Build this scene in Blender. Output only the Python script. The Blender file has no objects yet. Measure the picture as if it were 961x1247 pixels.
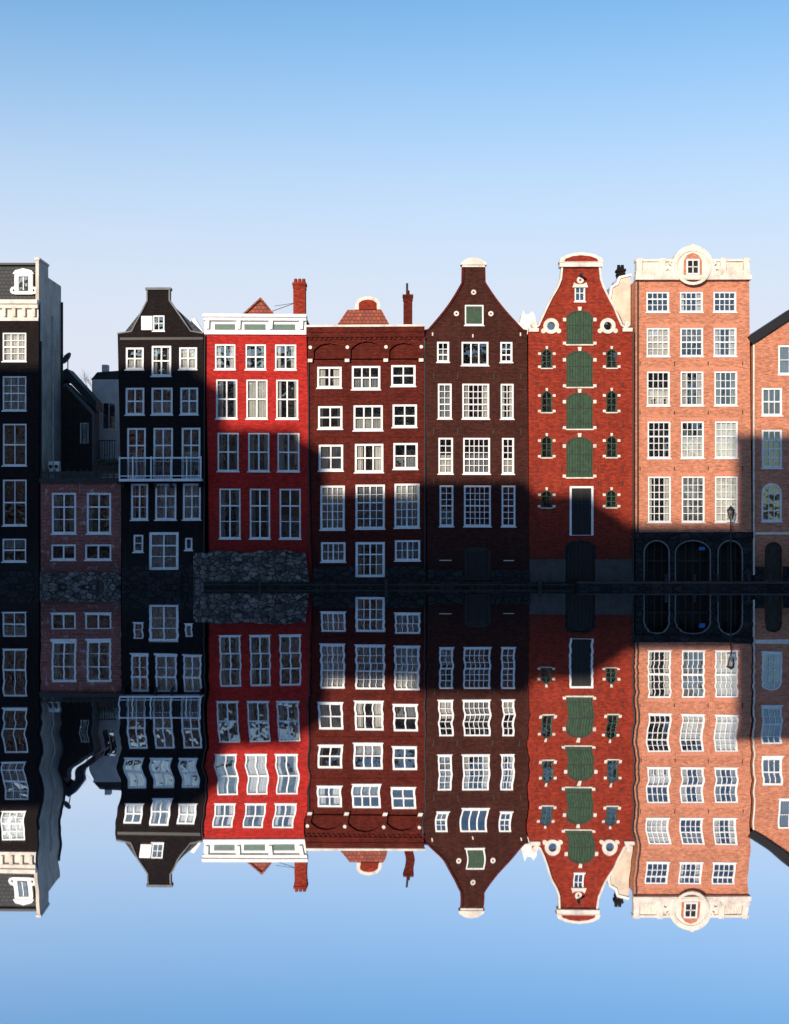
import bpy, math, random
from mathutils import Vector
random.seed(7)
D=80.0; CZ=4.575; S=20.0
# survey grid of the facades: 1 unit = 5 cm, origin = water level
def X(p): return (p-480.5)/S
def Z(p): return (715-p)/S
def PX(px,y): return X(px)*(D+y)/D
def PZ(py,y): return CZ+(Z(py)-CZ)*(D+y)/D
SUN_E=math.radians(12); SUN_A=math.radians(20)
scene=bpy.context.scene
# ---------------------------------------------------------------- materials
def newmat(n):
    m=bpy.data.materials.new(n); m.use_nodes=True
    nt=m.node_tree; nt.nodes.clear()
    o=nt.nodes.new('ShaderNodeOutputMaterial'); return m,nt,o
def N(nt,t,**k):
    n=nt.nodes.new(t)
    for a,b in k.items():
        if a[0]=='_': setattr(n,a[1:],b)
        else: n.inputs[a].default_value=b
    return n
def mixc(nt,f,a,b,blend='MIX'):
    m=nt.nodes.new('ShaderNodeMix'); m.data_type='RGBA'; m.blend_type=blend
    for s,v in ((m.inputs[0],f),(m.inputs[6],a),(m.inputs[7],b)):
        if hasattr(v,'is_output'): nt.links.new(v,s)
        elif isinstance(v,(tuple,list)): s.default_value=tuple(v)[:3]+(1,)
        else: s.default_value=v
    return m.outputs[2]
def ramp(nt,src,a,b,lo=0.0,hi=1.0):
    r=nt.nodes.new('ShaderNodeMapRange'); r.inputs[1].default_value=a; r.inputs[2].default_value=b
    r.inputs[3].default_value=lo; r.inputs[4].default_value=hi; nt.links.new(src,r.inputs[0]); return r.outputs[0]
def wallcoords(nt):
    tc=nt.nodes.new('ShaderNodeTexCoord'); sp=nt.nodes.new('ShaderNodeSeparateXYZ')
    nt.links.new(tc.outputs['Object'],sp.inputs[0])
    ad=N(nt,'ShaderNodeMath',_operation='ADD'); nt.links.new(sp.outputs[0],ad.inputs[0]); nt.links.new(sp.outputs[1],ad.inputs[1])
    cb=nt.nodes.new('ShaderNodeCombineXYZ'); nt.links.new(ad.outputs[0],cb.inputs[0]); nt.links.new(sp.outputs[2],cb.inputs[1])
    return tc.outputs['Object'],cb.outputs[0],sp.outputs[2]
def brick(name,c1,c2,mortar,stain=0.5,rough=0.9,msize=0.009,base=(0.03,0.028,0.026),patch=None,spec=0.15,grime_shade=3.0):
    m,nt,o=newmat(name); L=nt.links.new
    obj,uv,z=wallcoords(nt)
    b=N(nt,'ShaderNodeTexBrick',Scale=1.0); b.inputs['Color1'].default_value=tuple(min(.9,x*1.25) for x in c1)+(1,); b.inputs['Color2'].default_value=tuple(x*.7 for x in c2)+(1,)
    b.inputs['Mortar'].default_value=mortar+(1,); b.inputs['Mortar Size'].default_value=msize
    b.inputs['Brick Width'].default_value=0.24; b.inputs['Row Height'].default_value=0.085; b.inputs['Bias'].default_value=-0.1
    L(uv,b.inputs['Vector'])
    n1=N(nt,'ShaderNodeTexNoise',Scale=0.55,Detail=7.0,Roughness=0.7); L(obj,n1.inputs['Vector'])
    col=mixc(nt,ramp(nt,n1.outputs[0],0.38,0.68,0,stain),b.outputs[0],tuple(x*0.4 for x in c1),'MIX')
    mp=N(nt,'ShaderNodeMapping'); mp.inputs['Scale'].default_value=(4,4,0.3); L(obj,mp.inputs[0])
    n2=N(nt,'ShaderNodeTexNoise',Scale=1.0,Detail=5.0); L(mp.outputs[0],n2.inputs['Vector'])
    col=mixc(nt,ramp(nt,n2.outputs[0],0.5,0.72,0,stain*0.7),col,tuple(min(1,x*1.5+0.012) for x in c2))
    mp3=N(nt,'ShaderNodeMapping'); mp3.inputs['Scale'].default_value=(3.2,3.2,9); L(obj,mp3.inputs[0])
    n3=N(nt,'ShaderNodeTexNoise',Scale=1.0,Detail=5.0,Roughness=0.75); L(mp3.outputs[0],n3.inputs['Vector'])
    col=mixc(nt,ramp(nt,n3.outputs[0],0.45,0.65,0,0.55),col,tuple(x*0.5 for x in c2))
    col=mixc(nt,ramp(nt,n3.outputs[0],0.42,0.3,0,0.4),col,tuple(min(1,x*1.6+.01) for x in c1))
    if patch:
        n4=N(nt,'ShaderNodeTexNoise',Scale=2.2,Detail=8.0,Roughness=0.8); L(obj,n4.inputs['Vector'])
        col=mixc(nt,ramp(nt,n4.outputs[0],0.56,0.6,0,0.75),col,patch)
    # soot and wet grime from the water line; taller settings paint in lower-storey shade
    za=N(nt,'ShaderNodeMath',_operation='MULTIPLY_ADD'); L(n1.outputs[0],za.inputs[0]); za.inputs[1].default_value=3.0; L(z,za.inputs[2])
    g=ramp(nt,za.outputs[0],1.6,1.6+grime_shade,0.85,0.0); col=mixc(nt,g,col,base)
    p=N(nt,'ShaderNodeBsdfPrincipled',Roughness=rough); L(col,p.inputs['Base Color']); p.inputs['Specular IOR Level'].default_value=spec
    bm=N(nt,'ShaderNodeBump',Strength=0.7,Distance=0.015); L(b.outputs['Fac'],bm.inputs['Height']); bm.invert=True
    bm2=N(nt,'ShaderNodeBump',Strength=0.5,Distance=0.03); L(n3.outputs[0],bm2.inputs['Height']); L(bm.outputs[0],bm2.inputs['Normal'])
    L(bm2.outputs[0],p.inputs['Normal']); L(p.outputs[0],o.inputs[0]); return m
def paint(name,c,rough=0.5,var=0.25,scale=2.5,metal=0.0,c2=None,bump=0.1,spec=0.3):
    m,nt,o=newmat(name); L=nt.links.new
    tc=nt.nodes.new('ShaderNodeTexCoord')
    n=N(nt,'ShaderNodeTexNoise',Scale=scale,Detail=6.0,Roughness=0.7); L(tc.outputs['Object'],n.inputs['Vector'])
    col=mixc(nt,ramp(nt,n.outputs[0],0.42,0.72,0,1.0),c,c2 or tuple(x*(1-var) for x in c))
    p=N(nt,'ShaderNodeBsdfPrincipled',Roughness=rough,Metallic=metal); L(col,p.inputs['Base Color']); p.inputs['Specular IOR Level'].default_value=spec
    bm=N(nt,'ShaderNodeBump',Strength=bump,Distance=0.02); L(n.outputs[0],bm.inputs['Height']); L(bm.outputs[0],p.inputs['Normal'])
    L(p.outputs[0],o.inputs[0]); return m
def rubble(name,c1,c2,gap,scale=3.0):
    m,nt,o=newmat(name); L=nt.links.new
    obj,uv,z=wallcoords(nt)
    mp=N(nt,'ShaderNodeMapping'); mp.inputs['Scale'].default_value=(0.8,1.3,1); L(uv,mp.inputs[0])
    nn=N(nt,'ShaderNodeTexNoise',Scale=2.0); L(mp.outputs[0],nn.inputs['Vector'])
    vv=mixc(nt,0.12,mp.outputs[0],nn.outputs['Color'])
    v=N(nt,'ShaderNodeTexVoronoi',Scale=scale,_feature='F1'); L(vv,v.inputs['Vector'])
    e=N(nt,'ShaderNodeTexVoronoi',Scale=scale,_feature='DISTANCE_TO_EDGE'); L(vv,e.inputs['Vector'])
    sp=nt.nodes.new('ShaderNodeSeparateColor'); L(v.outputs['Color'],sp.inputs[0])
    col=mixc(nt,sp.outputs[0],c1,c2)
    col=mixc(nt,ramp(nt,e.outputs['Distance'],0.02,0.07,1,0),col,gap)
    n=N(nt,'ShaderNodeTexNoise',Scale=5.0,Detail=7.0,Roughness=.7); L(obj,n.inputs['Vector'])
    col=mixc(nt,ramp(nt,n.outputs[0],0.4,0.65,0,0.8),col,gap)
    p=N(nt,'ShaderNodeBsdfPrincipled',Roughness=0.9); L(col,p.inputs['Base Color']); p.inputs['Specular IOR Level'].default_value=.2
    bm=N(nt,'ShaderNodeBump',Strength=0.8,Distance=0.06); L(ramp(nt,e.outputs['Distance'],0,0.15),bm.inputs['Height']); L(bm.outputs[0],p.inputs['Normal'])
    L(p.outputs[0],o.inputs[0]); return m
def rooftile(name,c1,c2):
    m,nt,o=newmat(name); L=nt.links.new
    obj,uv,z=wallcoords(nt)
    b=N(nt,'ShaderNodeTexBrick',Scale=1.0); b.inputs['Color1'].default_value=c1+(1,); b.inputs['Color2'].default_value=c2+(1,)
    b.inputs['Mortar'].default_value=tuple(x*0.2 for x in c1)+(1,); b.inputs['Mortar Size'].default_value=0.02
    b.inputs['Brick Width'].default_value=0.25; b.inputs['Row Height'].default_value=0.22; L(uv,b.inputs['Vector'])
    p=N(nt,'ShaderNodeBsdfPrincipled',Roughness=0.7)
    n=N(nt,'ShaderNodeTexNoise',Scale=3.0,Detail=5.0); L(obj,n.inputs['Vector'])
    col=mixc(nt,ramp(nt,n.outputs[0],0.4,0.7,0,0.5),b.outputs[0],tuple(x*0.4 for x in c2)); L(col,p.inputs['Base Color'])
    bm=N(nt,'ShaderNodeBump',Strength=0.6,Distance=0.03); L(b.outputs['Fac'],bm.inputs['Height']); bm.invert=True; L(bm.outputs[0],p.inputs['Normal'])
    L(p.outputs[0],o.inputs[0]); return m
def glassmat():
    m,nt,o=newmat('window_glass'); L=nt.links.new
    tc=nt.nodes.new('ShaderNodeTexCoord'); n=N(nt,'ShaderNodeTexNoise',Scale=1.3,Detail=2.0); L(tc.outputs['Object'],n.inputs['Vector'])
    bm=N(nt,'ShaderNodeBump',Strength=0.35,Distance=0.07); L(n.outputs[0],bm.inputs['Height'])
    fr=N(nt,'ShaderNodeFresnel',IOR=2.5); 
    t=N(nt,'ShaderNodeBsdfTransparent'); t.inputs[0].default_value=(0.86,0.9,0.9,1)
    g=N(nt,'ShaderNodeBsdfGlossy',Roughness=0.03); g.inputs[0].default_value=(1,1,1,1); L(bm.outputs[0],g.inputs['Normal'])
    mx=nt.nodes.new('ShaderNodeMixShader'); L(fr.outputs[0],mx.inputs[0]); L(t.outputs[0],mx.inputs[1]); L(g.outputs[0],mx.inputs[2]); L(mx.outputs[0],o.inputs[0]); return m
def watermat():
    m,nt,o=newmat('canal_water'); L=nt.links.new
    tc=nt.nodes.new('ShaderNodeTexCoord')
    def nz(sc,scale,detail=2.0,off=0):
        mp=N(nt,'ShaderNodeMapping'); mp.inputs['Scale'].default_value=sc; mp.inputs['Location'].default_value=(off,off*2,0)
        L(tc.outputs['Object'],mp.inputs[0])
        n=N(nt,'ShaderNodeTexNoise',Scale=scale,Detail=detail,Roughness=0.35); L(mp.outputs[0],n.inputs['Vector']); return n.outputs[0]
    def mth(op,a,b,c=None):
        q=N(nt,'ShaderNodeMath',_operation=op)
        for i,v in enumerate((a,b,c)):
            if v is None: continue
            if hasattr(v,'is_output'): L(v,q.inputs[i])
            else: q.inputs[i].default_value=v
        return q.outputs[0]
    a=nz((0.12,0.5,1),1.0,0.5,0); b=nz((0.3,1.3,1),1.0,0.0,31); c=nz((0.12,0.5,1),1.0,0.0,77)
    nx=mth('ADD',mth('MULTIPLY',mth('SUBTRACT',a,0.5),0.024),mth('MULTIPLY',mth('SUBTRACT',b,0.5),0.006))
    ny=mth('MULTIPLY',mth('SUBTRACT',c,0.5),0.0018)
    cb=nt.nodes.new('ShaderNodeCombineXYZ'); L(nx,cb.inputs[0]); L(ny,cb.inputs[1]); cb.inputs[2].default_value=1
    vn=N(nt,'ShaderNodeVectorMath',_operation='NORMALIZE'); L(cb.outputs[0],vn.inputs[0])
    p=N(nt,'ShaderNodeBsdfPrincipled',Roughness=0.012,Metallic=1.0); p.inputs['Base Color'].default_value=(0.84,0.85,0.9,1)
    L(vn.outputs[0],p.inputs['Normal']); L(p.outputs[0],o.inputs[0]); return m
M=dict(
 white=paint('white_window_paint',(0.88,0.86,0.83),0.4,0.25,3),
 cream=paint('cream_stone_trim',(0.82,0.73,0.62),0.6,0.45,1.5),
 stucco=paint('weathered_stucco',(0.72,0.62,0.5),0.8,0.45,0.9,bump=0.4),
 whitewash=paint('whitewashed_render',(0.85,0.8,0.75),0.8,0.3,0.9,bump=0.4),
 grey=paint('grey_render',(0.2,0.2,0.2),0.8,0.5,0.8),
 plinthgrey=paint('sooty_plinth',(0.08,0.07,0.065),0.8,0.5,1.5),
 black=paint('black_paint',(0.012,0.011,0.011),0.45,0.4,2),
 iron=paint('dark_iron',(0.03,0.03,0.032),0.5,0.4,6),
 green=paint('green_shutter_paint',(0.03,0.075,0.035),0.55,0.6,5),
 panel=paint('green_panel',(0.10,0.17,0.14),0.5,0.3,5),
 redtrim=paint('red_door_paint',(0.24,0.035,0.02),0.7,0.4,4),
 wood=paint('old_timber',(0.05,0.04,0.03),0.8,0.6,4),
 interior=paint('dark_interior',(0.035,0.03,0.027),0.9,0.6,0.8),
 curtain=paint('curtain_fabric',(0.82,0.8,0.78),0.9,0.25,1.2),
 curtain2=paint('grey_curtain_fabric',(0.38,0.4,0.44),0.9,0.3,1.2),
 blue=paint('blue_sign_paint',(0.03,0.15,0.4),0.5,0.2),
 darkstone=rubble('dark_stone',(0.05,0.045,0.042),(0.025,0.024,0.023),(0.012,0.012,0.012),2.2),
 rubble=rubble('rubble_stone',(0.32,0.27,0.23),(0.07,0.06,0.055),(0.02,0.019,0.018),3.2),
 slate=rooftile('slate_roof',(0.05,0.055,0.06),(0.035,0.037,0.04)),
 redtile=rooftile('red_clay_tiles',(0.42,0.085,0.04),(0.28,0.05,0.025)),
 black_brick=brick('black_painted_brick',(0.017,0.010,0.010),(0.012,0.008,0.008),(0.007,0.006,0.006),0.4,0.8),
 red_brick=brick('red_painted_brick',(0.53,0.026,0.019),(0.46,0.023,0.016),(0.32,0.016,0.012),0.3,0.7,0.006,(0.06,0.010,0.008),grime_shade=5.0),  # dark base carried up to paint the lower storeys' shade into the wall
 maroon_brick=brick('maroon_brick',(0.14,0.018,0.010),(0.10,0.014,0.009),(0.05,0.013,0.009),0.5,0.85,0.008,(0.015,0.009,0.008),grime_shade=4.5),
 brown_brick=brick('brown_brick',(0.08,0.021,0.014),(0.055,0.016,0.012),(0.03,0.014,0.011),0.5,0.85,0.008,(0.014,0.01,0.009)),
 rust_brick=brick('rust_red_brick',(0.37,0.042,0.02),(0.28,0.033,0.018),(0.19,0.04,0.022),0.5,0.85,0.008,(0.02,0.013,0.012),grime_shade=4.5),
 orange_brick=brick('orange_brick',(0.66,0.22,0.115),(0.58,0.17,0.09),(0.6,0.36,0.24),0.28,0.85,0.012,(0.03,0.03,0.03)),
 orange_arch=paint('gauged_brick_arch',(0.66,0.26,0.16),0.8,0.3,8),
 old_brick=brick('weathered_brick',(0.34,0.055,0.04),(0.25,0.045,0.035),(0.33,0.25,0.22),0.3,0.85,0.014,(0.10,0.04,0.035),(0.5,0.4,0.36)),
 opp_brick=brick('opposite_brick',(0.28,0.16,0.11),(0.2,0.11,0.08),(0.3,0.27,0.24),0.4),
 bark=paint('tree_bark',(0.16,0.12,0.09),0.9,0.4,5),
 glass=glassmat(), water=watermat(),
)
# ---------------------------------------------------------------- geometry collector
class Obj:
    def __init__(s,name,origin,y=0.0,lean=0.0,sag=0.0):
        s.name=name; s.o=Vector(origin); s.parts={}; s.y=y; s.open=[]; s.lean=lean; s.sag=sag
    def P(s,part,mat):
        if part not in s.parts: s.parts[part]=([],[],mat)
        return s.parts[part]
    def poly(s,part,mat,pts):
        v,f,_=s.P(part,mat); i=len(v); v.extend([Vector(p)-s.o for p in pts]); f.append(tuple(range(i,i+len(pts))))
    def wbox(s,part,mat,x0,x1,y0,y1,z0,z1):
        if x0>x1:x0,x1=x1,x0
        if z0>z1:z0,z1=z1,z0
        v,f,_=s.P(part,mat); i=len(v)
        v.extend([Vector(p)-s.o for p in [(x0,y0,z0),(x1,y0,z0),(x1,y1,z0),(x0,y1,z0),(x0,y0,z1),(x1,y0,z1),(x1,y1,z1),(x0,y1,z1)]])
        for q in ((0,1,5,4),(1,2,6,5),(2,3,7,6),(3,0,4,7),(4,5,6,7),(3,2,1,0)): f.append(tuple(i+k for k in q))
    def box(s,part,mat,px0,py0,px1,py1,ya,yb):
        s.wbox(part,mat,X(px0),X(px1),s.y+ya,s.y+yb,Z(py1),Z(py0))
    def prism(s,part,mat,pts,ya,yb,world=False):
        P=[(p[0],p[1]) if world else (X(p[0]),Z(p[1])) for p in pts]
        y0,y1=(ya,yb) if world else (s.y+ya,s.y+yb)
        v,f,_=s.P(part,mat); i=len(v); n=len(P)
        v.extend([Vector((a,y0,b))-s.o for a,b in P]+[Vector((a,y1,b))-s.o for a,b in P])
        f.append(tuple(range(i,i+n))); f.append(tuple(range(i+2*n-1,i+n-1,-1)))
        for k in range(n): f.append((i+k,i+(k+1)%n,i+n+(k+1)%n,i+n+k))
    def strip(s,part,mat,pts,w,ya,yb):   # coping along a polyline (facade units)
        for a,b in zip(pts,pts[1:]):
            d=Vector((b[0]-a[0],b[1]-a[1])); L=d.length
            if L<0.01: continue
            d/=L; n=Vector((-d.y,d.x))*w/2; e=d*0.3*w*0.5
            s.prism(part,mat,[(a[0]-e.x-n.x,a[1]-e.y-n.y),(b[0]+e.x-n.x,b[1]+e.y-n.y),(b[0]+e.x+n.x,b[1]+e.y+n.y),(a[0]-e.x+n.x,a[1]-e.y+n.y)],ya,yb)
            ya-=0.002
    def ring(s,part,mat,cx,cy,r0,r1,ya,yb,n=24,sx=1.0):
        for k in range(n):
            a=2*math.pi*k/n; b=2*math.pi*(k+1)/n
            s.prism(part,mat,[(cx+sx*r0*math.cos(a),cy+r0*math.sin(a)),(cx+sx*r1*math.cos(a),cy+r1*math.sin(a)),(cx+sx*r1*math.cos(b),cy+r1*math.sin(b)),(cx+sx*r0*math.cos(b),cy+r0*math.sin(b))],ya,yb)
    def disc(s,part,mat,cx,cy,r,ya,yb,n=20,sy=1.0):
        s.prism(part,mat,[(cx+r*math.cos(2*math.pi*k/n),cy+sy*r*math.sin(2*math.pi*k/n)) for k in range(n)],ya,yb)
    def tube(s,part,mat,a,b,r0,r1=None,n=8):
        if r1 is None:r1=r0
        a=Vector(a);b=Vector(b); d=(b-a).normalized(); u=d.orthogonal().normalized(); w=d.cross(u)
        v,f,_=s.P(part,mat); i=len(v)
        for c,r in ((a,r0),(b,r1)):
            for k in range(n):
                t=2*math.pi*k/n; v.append(c+u*r*math.cos(t)+w*r*math.sin(t)-s.o)
        for k in range(n): f.append((i+k,i+(k+1)%n,i+n+(k+1)%n,i+n+k))
        f.append(tuple(range(i+n-1,i-1,-1))); f.append(tuple(range(i+n,i+2*n)))
    def finish(s):
        e=bpy.data.objects.new(s.name,None); e.location=s.o; e.empty_display_size=0.5; scene.collection.objects.link(e)
        for k,(v,f,mat) in s.parts.items():
            me=bpy.data.meshes.new(k); me.from_pydata([(p.x+s.lean*(p.z-8),p.y,p.z+s.sag*p.x) for p in v],[],f); me.materials.append(M[mat])
            ob=bpy.data.objects.new(k,me); scene.collection.objects.link(ob); ob.parent=e
            me.update()
        return e
# shapes : rows (py,xl,xr) bottom -> top
def rect(x0,y0,x1,y1): return [(y1,x0,x1),(y0,x0,x1)]
def arch(x0,y0,x1,y1,rise,n=8):
    sp=y0+rise; c=(x0+x1)/2; w=(x1-x0)/2; r=[(y1,x0,x1)]
    for k in range(n+1):
        t=math.pi/2*k/n; r.append((sp-rise*math.sin(t),c-w*math.cos(t),c+w*math.cos(t)))
    return r
def seg(x0,y0,x1,y1,rise,n=6):
    w=(x1-x0)/2; R=(w*w+rise*rise)/(2*rise); c=(x0+x1)/2; r=[(y1,x0,x1)]
    for k in range(n+1):
        h=rise*k/n; hw=math.sqrt(max(0,R*R-(R-rise+h)**2)); r.append((y0+rise-h,c-hw,c+hw))
    return r
def circ(cx,cy,r,n=14):
    return [(cy+r*math.cos(math.pi*k/n),cx-r*math.sin(math.pi*k/n),cx+r*math.sin(math.pi*k/n)) for k in range(n+1)]
def conv(rows): return [(Z(p),X(a),X(b)) for p,a,b in rows]
def ev(rows,z):
    for (z0,a0,b0),(z1,a1,b1) in zip(rows,rows[1:]):
        if z0<=z<=z1 and z1>z0:
            t=(z-z0)/(z1-z0); return a0+(a1-a0)*t,b0+(b1-b0)*t
    return None
def facade(h,part,mat,outline,opens,y,depth=0.4,rev=0.16):
    O=conv(outline); H=[conv(o) for o in opens]
    zs=sorted(set(round(r[0],5) for sh in [O]+H for r in sh)); e=1e-5
    for za,zb in zip(zs,zs[1:]):
        if zb-za<2e-4: continue
        A=ev(O,za+e);B=ev(O,zb-e)
        if A is None or B is None: continue
        act=[]
        for q in H:
            a=ev(q,za+e);b=ev(q,zb-e)
            if a and b: act.append((a,b))
        act.sort(key=lambda t:t[0][0]+t[1][0])
        la,lb=A[0],B[0]
        for a,b in act+[((A[1],0),(B[1],0))]:
            if a[0]-la>1e-4 or b[0]-lb>1e-4:
                h.poly(part,mat,[(la,y,za),(a[0],y,za),(b[0],y,zb),(lb,y,zb)])
            la,lb=a[1],b[1]
    for sh,d in [(O,depth)]+[(q,rev) for q in H]:
        for (z0,a0,b0),(z1,a1,b1) in zip(sh,sh[1:]):
            h.poly(part,mat,[(a0,y,z0),(a1,y,z1),(a1,y+d,z1),(a0,y+d,z0)])
            h.poly(part,mat,[(b0,y,z0),(b0,y+d,z0),(b1,y+d,z1),(b1,y,z1)])
        for z,a,b in (sh[0],sh[-1]):
            if b-a>1e-3: h.poly(part,mat,[(a,y,z),(b,y,z),(b,y+d,z),(a,y+d,z)])
def frame(h,part,mat,outer,inner,ya,yb):
    Oo,I=conv(outer),conv(inner)
    lo=[(a,z) for z,a,b in Oo]+[(b,z) for z,a,b in reversed(Oo)]
    li=[(a,z) for z,a,b in I]+[(b,z) for z,a,b in reversed(I)]
    n=len(lo)
    for k in range(n):
        a,b,c,d=lo[k],lo[(k+1)%n],li[(k+1)%n],li[k]
        h.poly(part,mat,[(a[0],ya,a[1]),(b[0],ya,b[1]),(c[0],ya,c[1]),(d[0],ya,d[1])])
        h.poly(part,mat,[(d[0],ya,d[1]),(c[0],ya,c[1]),(c[0],yb,c[1]),(d[0],yb,d[1])])
def drape(h,x0,x1,z0,z1,y,part,mat):
    n=max(3,int((x1-x0)/0.035)); ph=random.random()*6; fr=random.uniform(32,48); pts=[]
    for k in range(n+1):
        x=x0+(x1-x0)*k/n; pts.append((x,y+0.028*math.sin(fr*x+ph)+0.012*math.sin(fr*2.3*x)))
    for a,b in zip(pts,pts[1:]):
        h.poly(part,mat,[(a[0],a[1],z0),(b[0],b[1],z0),(b[0],b[1],z1),(a[0],a[1],z1)])
def win(h,x0,y0,x1,y1,c=2,r=2,fw=2.0,shape=None,th=(),tv=(),curt=None,sill=True,rec=0.04,fm='white',thin=0.85,lintel=None,attic=False,cover=None):
    y=h.y
    j=random.uniform(-.3,.3); x0+=j;x1+=j
    if shape=='arch': rise=(x1-x0)/2; outer=arch(x0,y0,x1,y1,rise); inner=arch(x0+fw,y0+fw,x1-fw,y1-fw,rise-fw)
    elif shape=='seg': outer=seg(x0,y0,x1,y1,3); inner=seg(x0+fw,y0+fw,x1-fw,y1-fw,2.6)
    else: outer=rect(x0,y0,x1,y1); inner=rect(x0+fw,y0+fw,x1-fw,y1-fw)
    h.open.append(outer)
    fp='window_frames' if fm=='white' else 'window_frames_'+fm
    frame(h,fp,fm,outer,inner,y+rec,y+rec+0.09)
    ix0,ix1,iy0,iy1=x0+fw,x1-fw,y0+fw,y1-fw
    def clipx(px):
        zt=None; rows=conv(inner); top=Z(iy0); xx=X(px)
        if shape:
            best=Z(iy1)
            for k in range(24):
                z=Z(iy1)+(Z(iy0)-Z(iy1))*k/24; q=ev(rows,z)
                if q and q[0]<xx<q[1]: best=z
            return best
        return top
    for k in range(1,c):
        px=ix0+(ix1-ix0)*k/c; w=(1.7 if k in tv else thin)/2/S
        h.wbox(fp,fm,X(px)-w,X(px)+w,y+rec+0.012,y+rec+0.05,Z(iy1),clipx(px))
    for k in range(1,r):
        py=iy0+(iy1-iy0)*k/r; w=(1.7 if k in th else thin)/2/S; q=ev(conv(inner),Z(py)) or (X(ix0),X(ix1))
        h.wbox(fp,fm,q[0],q[1],y+rec+0.016,y+rec+0.053,Z(py)-w,Z(py)+w)
    # glass: two panes per sash, each very slightly out of true
    rows=conv(inner); ta=random.uniform(-.008,.008); tb=random.uniform(-.006,.006)
    for (z0,a0,b0),(z1,a1,b1) in zip(rows,rows[1:]):
        if z1>z0: 
            yy=lambda xx,zz: y+rec+.062+max(-.006,min(.02,ta*(xx-a0)+tb*(zz-rows[0][0])))
            h.poly('window_glass','glass',[(a0,yy(a0,z0),z0),(b0,yy(b0,z0),z0),(b1,yy(b1,z1),z1)]); h.poly('window_glass','glass',[(a0,yy(a0,z0),z0),(b1,yy(b1,z1),z1),(a1,yy(a1,z1),z1)])
    if sill: h.box('window_sills','white' if fm=='white' else fm,x0-1,y1,x1+1,y1+1.3,-0.07,0.02)
    if lintel: 
        o=2.5; h.prism('flat_arches',lintel,[(x0-0.5,y0-0.3),(x1+0.5,y0-0.3),(x1+o,y0-4.6),(x0-o,y0-4.6)],-0.006,0.0)
    if attic: h.box('attic_interior','interior',x0-1,y0-1,x1+1,y1+1,0.36,0.39)
    yc=y+rec+0.2; a,b=X(ix0),X(ix1); zb,zt=Z(iy1),Z(iy0)-(0.3 if shape=='arch' else 0); W=b-a
    k=curt or random.choices(['none','drape','net','blind','half'],[3,4,2,2,1.5])[0]
    cm,cp=('curtain','curtains') if random.random()<0.7 else ('curtain2','grey_curtains')
    a-=0.05;b+=0.05
    if k=='drape':
        w=W*random.uniform(.16,.36); drape(h,a,a+w,zb,zt,yc,cp,cm); w=W*random.uniform(.16,.36); drape(h,b-w,b,zb,zt,yc+.002,cp,cm)
    elif k=='net': drape(h,a,b,zb,zt,yc,cp,cm)
    elif k=='half': drape(h,a,b,zb,zb+(zt-zb)*random.uniform(.4,.6),yc,cp,cm)
    elif k=='blind': h.wbox(cp,cm,a,b,yc-.05,yc-.03,zt-(zt-zb)*random.uniform(.2,.55),zt)
    if W>.8 and random.random()<.3 and k!='net':   # things standing on the inner sill
        for q in range(random.randint(1,3)):
            xx=random.uniform(a+.15,b-.15); hh=random.uniform(.15,.4); h.tube('sill_pots','redtrim',(xx,yc-.08,zb),(xx,yc-.08,zb+hh*.5),.05,.07,8)
            for t in range(7):
                an=t*.9; h.poly('house_plants','green',[(xx,yc-.08,zb+hh*.5),(xx+.1*math.cos(an),yc-.08+.04*math.sin(an),zb+hh*1.1),(xx+.05*math.cos(an+.9),yc-.08,zb+hh*1.3)])
def body(h,x0,x1,eave,depth,mat,roofpts=None,roofmat='slate',base=735,part='side_walls'):
    y=h.y
    h.box(part,mat,x0,eave,x0+4,base,0.401,depth); h.box(part,mat,x1-4,eave,x1,base,0.401,depth)
    h.box('rear_wall',mat,x0+4.05,eave,x1-4.05,base,depth-.3,depth-.002)
    h.box('room_interior','interior',x0+4.05,eave+3,x1-4.05,base,1.25,1.3)
    h.box('floors','interior',x0+4.05,eave+.2,x1-4.05,eave+2.5,0.401,depth-.31)
    if roofpts: h.prism('roof',roofmat,roofpts,0.405,depth-.01)
def chimney(h,x0,x1,ytop,ybot,ya,yb,mat='rust_brick',pots=2):
    h.box('chimney',mat,x0,ytop+2,x1,ybot,ya,yb)
    h.box('chimney_cap',mat,x0-1.2,ytop+1,x1+1.2,ytop+4,ya-.06,yb+.06)
    h.box('chimney_cap',mat,x0-.6,ytop+6,x1+.6,ytop+8,ya-.03,yb+.03)
    for k in range(pots):
        cx=X(x0+(x1-x0)*(k+.5)/pots); zz=Z(ytop+1); cy=h.y+(ya+yb)/2
        h.tube('chimney_pots',mat,(cx,cy,zz),(cx,cy,zz+.3),.13,.1,10)
def pipe(h,px,py0,py1,r=0.05,y=-0.08,mat='iron'):
    h.tube('drainpipe',mat,(X(px),h.y+y,Z(py1)),(X(px),h.y+y,Z(py0)),r,r,8)
# ================================================================ A : black house far left
A=Obj('black_canal_house',(X(10),0,0),0.0)
for cx in (18,-28,-74):
    x0,x1=cx-15,cx+14
    for (a,b,r) in ((405,440,4),(458,500,4),(516,567,2),(584,640,2),(656,684,2)):
        win(A,x0,a,x1,b,3 if a<500 else 2,r,fw=1.7,th=(r//2,),curt=random.choice(['none','drape','blind']) if a>500 else 'net')
facade(A,'walls','black_brick',rect(-110,367,47,735),A.open,A.y)
body(A,-110,47,367,5.5,'stucco')
A.prism('side_walls_upper','stucco',[(-110,367),(-110,330),(47,330),(47,367)],2.3,5.4)
A.box('gable_wall','stucco',43,316,47,367,0.05,2.25); A.box('gable_coping','cream',42,313.5,48,316.2,0.0,2.3)
A.prism('mansard_roof','slate',[(-110,366),(-104,322),(42.5,322),(42.8,366)],0.35,2.2)
A.prism('roof_gutter','iron',[(-110,322),(-110,319.5),(42,319.5),(42,322)],0.1,2.2)
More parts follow.
